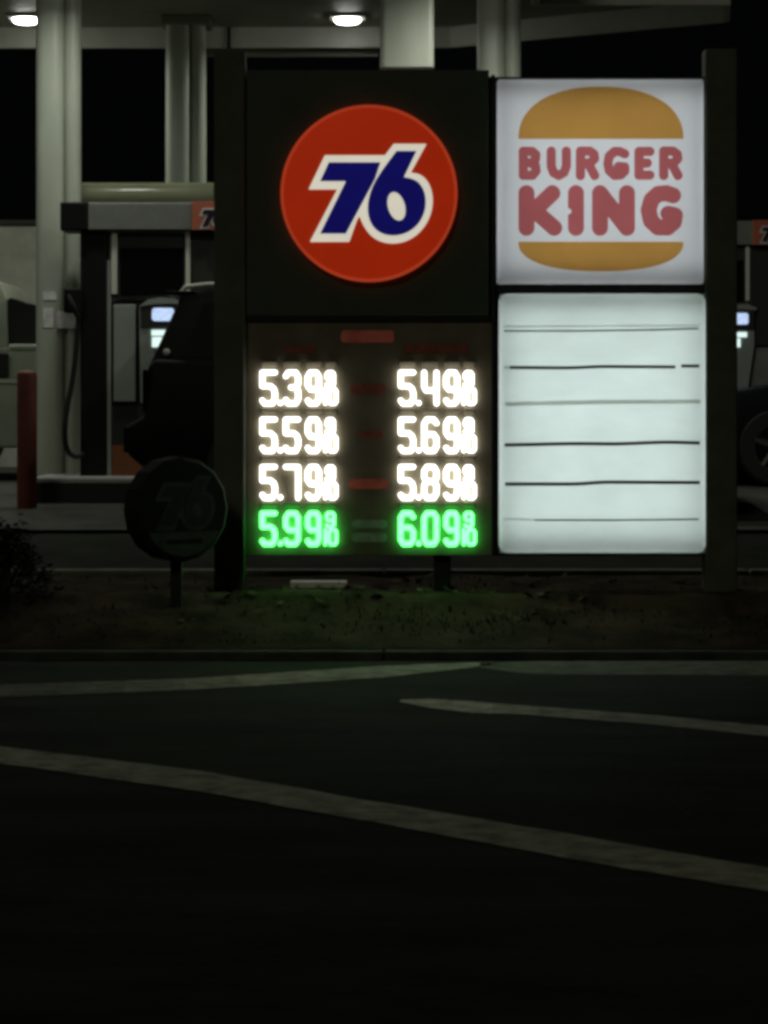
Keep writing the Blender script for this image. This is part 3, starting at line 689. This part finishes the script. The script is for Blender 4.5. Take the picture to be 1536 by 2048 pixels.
van = car('parked_pickup', (WX(168, dw), dw, zg), -1, [(.0, .52), (.03, 1.235), (.06, 1.25), (3.6, 1.25), (5.2, 1.10), (5.4, .9), (5.4, .5), (5.2, .30), (.3, .30)],
          [(.715, 1.24), (.735, 1.70), (.80, 1.86), (2.55, 1.88), (3.35, 1.24)], [[(.95, 1.30), (.97, 1.76), (1.6, 1.80), (1.6, 1.30)], [(1.7, 1.30), (1.7, 1.80), (2.45, 1.80), (3.05, 1.30)]],
          (1.36, 4.55), .38, 'white_paint', 'white pickup truck at the left edge behind the red bollard',
          [('headlight', 5.3, .05, .85, .12, .26, .15, 'lens_clear'), ('side_trim', .10, -.012, .905, 5.1, .02, .035, 'pump_edge'), ('bed_rail', .04, -.010, 1.225, .66, .06, .04, 'pump_edge'), ('tail_light', -.01, .03, .80, .10, .12, .32, 'lens_red'), ('bumper', -.10, .05, .46, .16, 1.7, .2, 'chrome'), ('wheel_cover', .70, -.006, .96, .16, .014, .22, 'pump_dark')])
dwm = dw + .12
m = MB(); m.prism([P(x, y, dwm) for x, y in ((15, 594), (40, 601), (62, 613), (150, 622), (152, 692), (15, 692))], (0, 1.3, 0)); bmesh.ops.bevel(m.bm, geom=m.bm.edges[:], offset=.02, segments=2, affect='EDGES')
tb = m.build('cargo_box', 'pump_dark'); tag(tb, 'dark slanted cargo cover in the bed of the white pickup', 'cargo')

# ------------------------------------------------------------------ store wall behind
db = 29.6; zs = fore_z(db)
st = empty('store_building', (WX(-400, db), db, zs), 'low beige stucco store wall with dark coping behind the white pickup', 'building')
m = MB(); m.box(WX(-1500, db), WX(168, db), db, db + 6, zs - .1, WZ(450, db)); m.build('wall', 'stucco', st)
m = MB(); m.box(WX(-1500, db) - .05, WX(168, db) + .03, db - .05, db + 6.05, WZ(450, db) + .002, WZ(440, db), .01); m.build('coping', 'coping', st)
m = MB(); m.box(WX(-420, db), WX(-250, db), db - .02, db + .02, zs, zs + 2.05, .004); dr = m.build('door', 'pump_grey', st)
m = MB(); m.box(WX(-405, db), WX(-265, db), db - .028, db - .021, zs + .9, zs + 1.9); m.build('pane', 'glass_dark', dr)

# ------------------------------------------------------------------ planting
m = MB()
def blade(x, y, z, h, w_, lean, a):
    u = Vector((math.cos(a), math.sin(a), 0)); v = Vector((-u.y, u.x, 0)); p = Vector((x, y, z)); q = p + v * lean * .4 + Vector((0, 0, h * .6)); t = p + v * lean + Vector((0, 0, h))
    A = [m.bm.verts.new(k) for k in (p - u * w_, p + u * w_, q + u * w_ * .6, q - u * w_ * .6)]; m.bm.faces.new(A); m.bm.faces.new((A[3], A[2], m.bm.verts.new(t)))
for _ in range(6500):
    x = random.uniform(-3.6, 3.6); y = random.uniform(DK + .2, BACK - .1)
    k = mnoise.noise(Vector((x * 1.2, y * 1.6, 9.0)))
    if random.random() > .45 + k * .9 or (y > DS - .35 and random.random() > .25): continue
    blade(x, y, bed_z(x, y) - .01, random.uniform(.012, .04) * (1 + max(0, k)), random.uniform(.003, .007), random.uniform(-.05, .05), random.uniform(0, 6.28))
tag(m.build('grass', 'grass', fix=False), 'short patchy grass on the bed in front of the sign', 'grass', kind='stuff')
m = MB()
for _ in range(420):
    x = random.gauss(.55, 1.2); y = random.uniform(DS - .75, BACK - .15)
    if mnoise.noise(Vector((x * 1.5, y * 2.1, 4.0))) < -.05: continue
    p = Vector((x, y, bed_z(x, y) + random.uniform(.008, .03))); a = random.uniform(0, 6.28); L = random.uniform(.018, .055); u = Vector((math.cos(a), math.sin(a), random.uniform(-.3, .5))); v = Vector((-math.sin(a), math.cos(a), random.uniform(-.4, .4)))
    vs = [m.bm.verts.new(q) for q in (p - u * L, p - v * L * .4, p + u * L, p + v * L * .45)]; m.bm.faces.new((vs[0], vs[1], vs[2])); m.bm.faces.new((vs[0], vs[2], vs[3]))
tag(m.build('leaf_litter', 'dry_leaf', fix=False), 'dry fallen leaves scattered on the bed below the sign', 'leaves', kind='stuff')
dsb = 16.9; bx = WX(-10, dsb); bzz = bed_z(bx, dsb)
sh = empty('shrub', (bx, dsb, bzz), 'dark rounded shrub at the left edge in front of the forecourt', 'shrub')
m = MB(); tips = []
for k in range(16):
    a = random.uniform(0, 6.28); rr = random.uniform(.1, .30); hh = random.uniform(.18, .38); e = Vector((bx + rr * math.cos(a), dsb + rr * .8 * math.sin(a), bzz + hh))
    m.tube([(bx + .05 * math.cos(a), dsb + .05 * math.sin(a), bzz - .03), (bx + rr * .5 * math.cos(a), dsb + rr * .4 * math.sin(a), bzz + hh * .6), e], [.014, .010, .004], 6); tips.append(e)
m.build('stem', 'bark', sh)
m = MB()
for _ in range(5200):
    th = random.uniform(0, 6.28); ph = random.uniform(0, 1.5); rr = random.uniform(.45, 1) ** .6 * (1 + .22 * mnoise.noise(Vector((math.cos(th) * 2, math.sin(th) * 2, ph * 2))))
    q = Vector((bx + .37 * rr * math.cos(th) * math.cos(ph), dsb + .34 * rr * math.sin(th) * math.cos(ph), bzz + .46 * rr * math.sin(ph) + random.gauss(0, .012)))
    if mnoise.noise(q * 9) < -.18: continue
    a = random.uniform(0, 6.28); L = random.uniform(.012, .026); u = Vector((math.cos(a), math.sin(a), random.uniform(-.6, .6))).normalized(); v = u.cross(Vector((random.uniform(-1, 1), random.uniform(-1, 1), 1))).normalized()
    vs = [m.bm.verts.new(t) for t in (q - u * L, q - v * L * .5, q + u * L, q + v * L * .5)]; m.bm.faces.new(vs)
m.build('foliage', 'leaf', sh, fix=False)
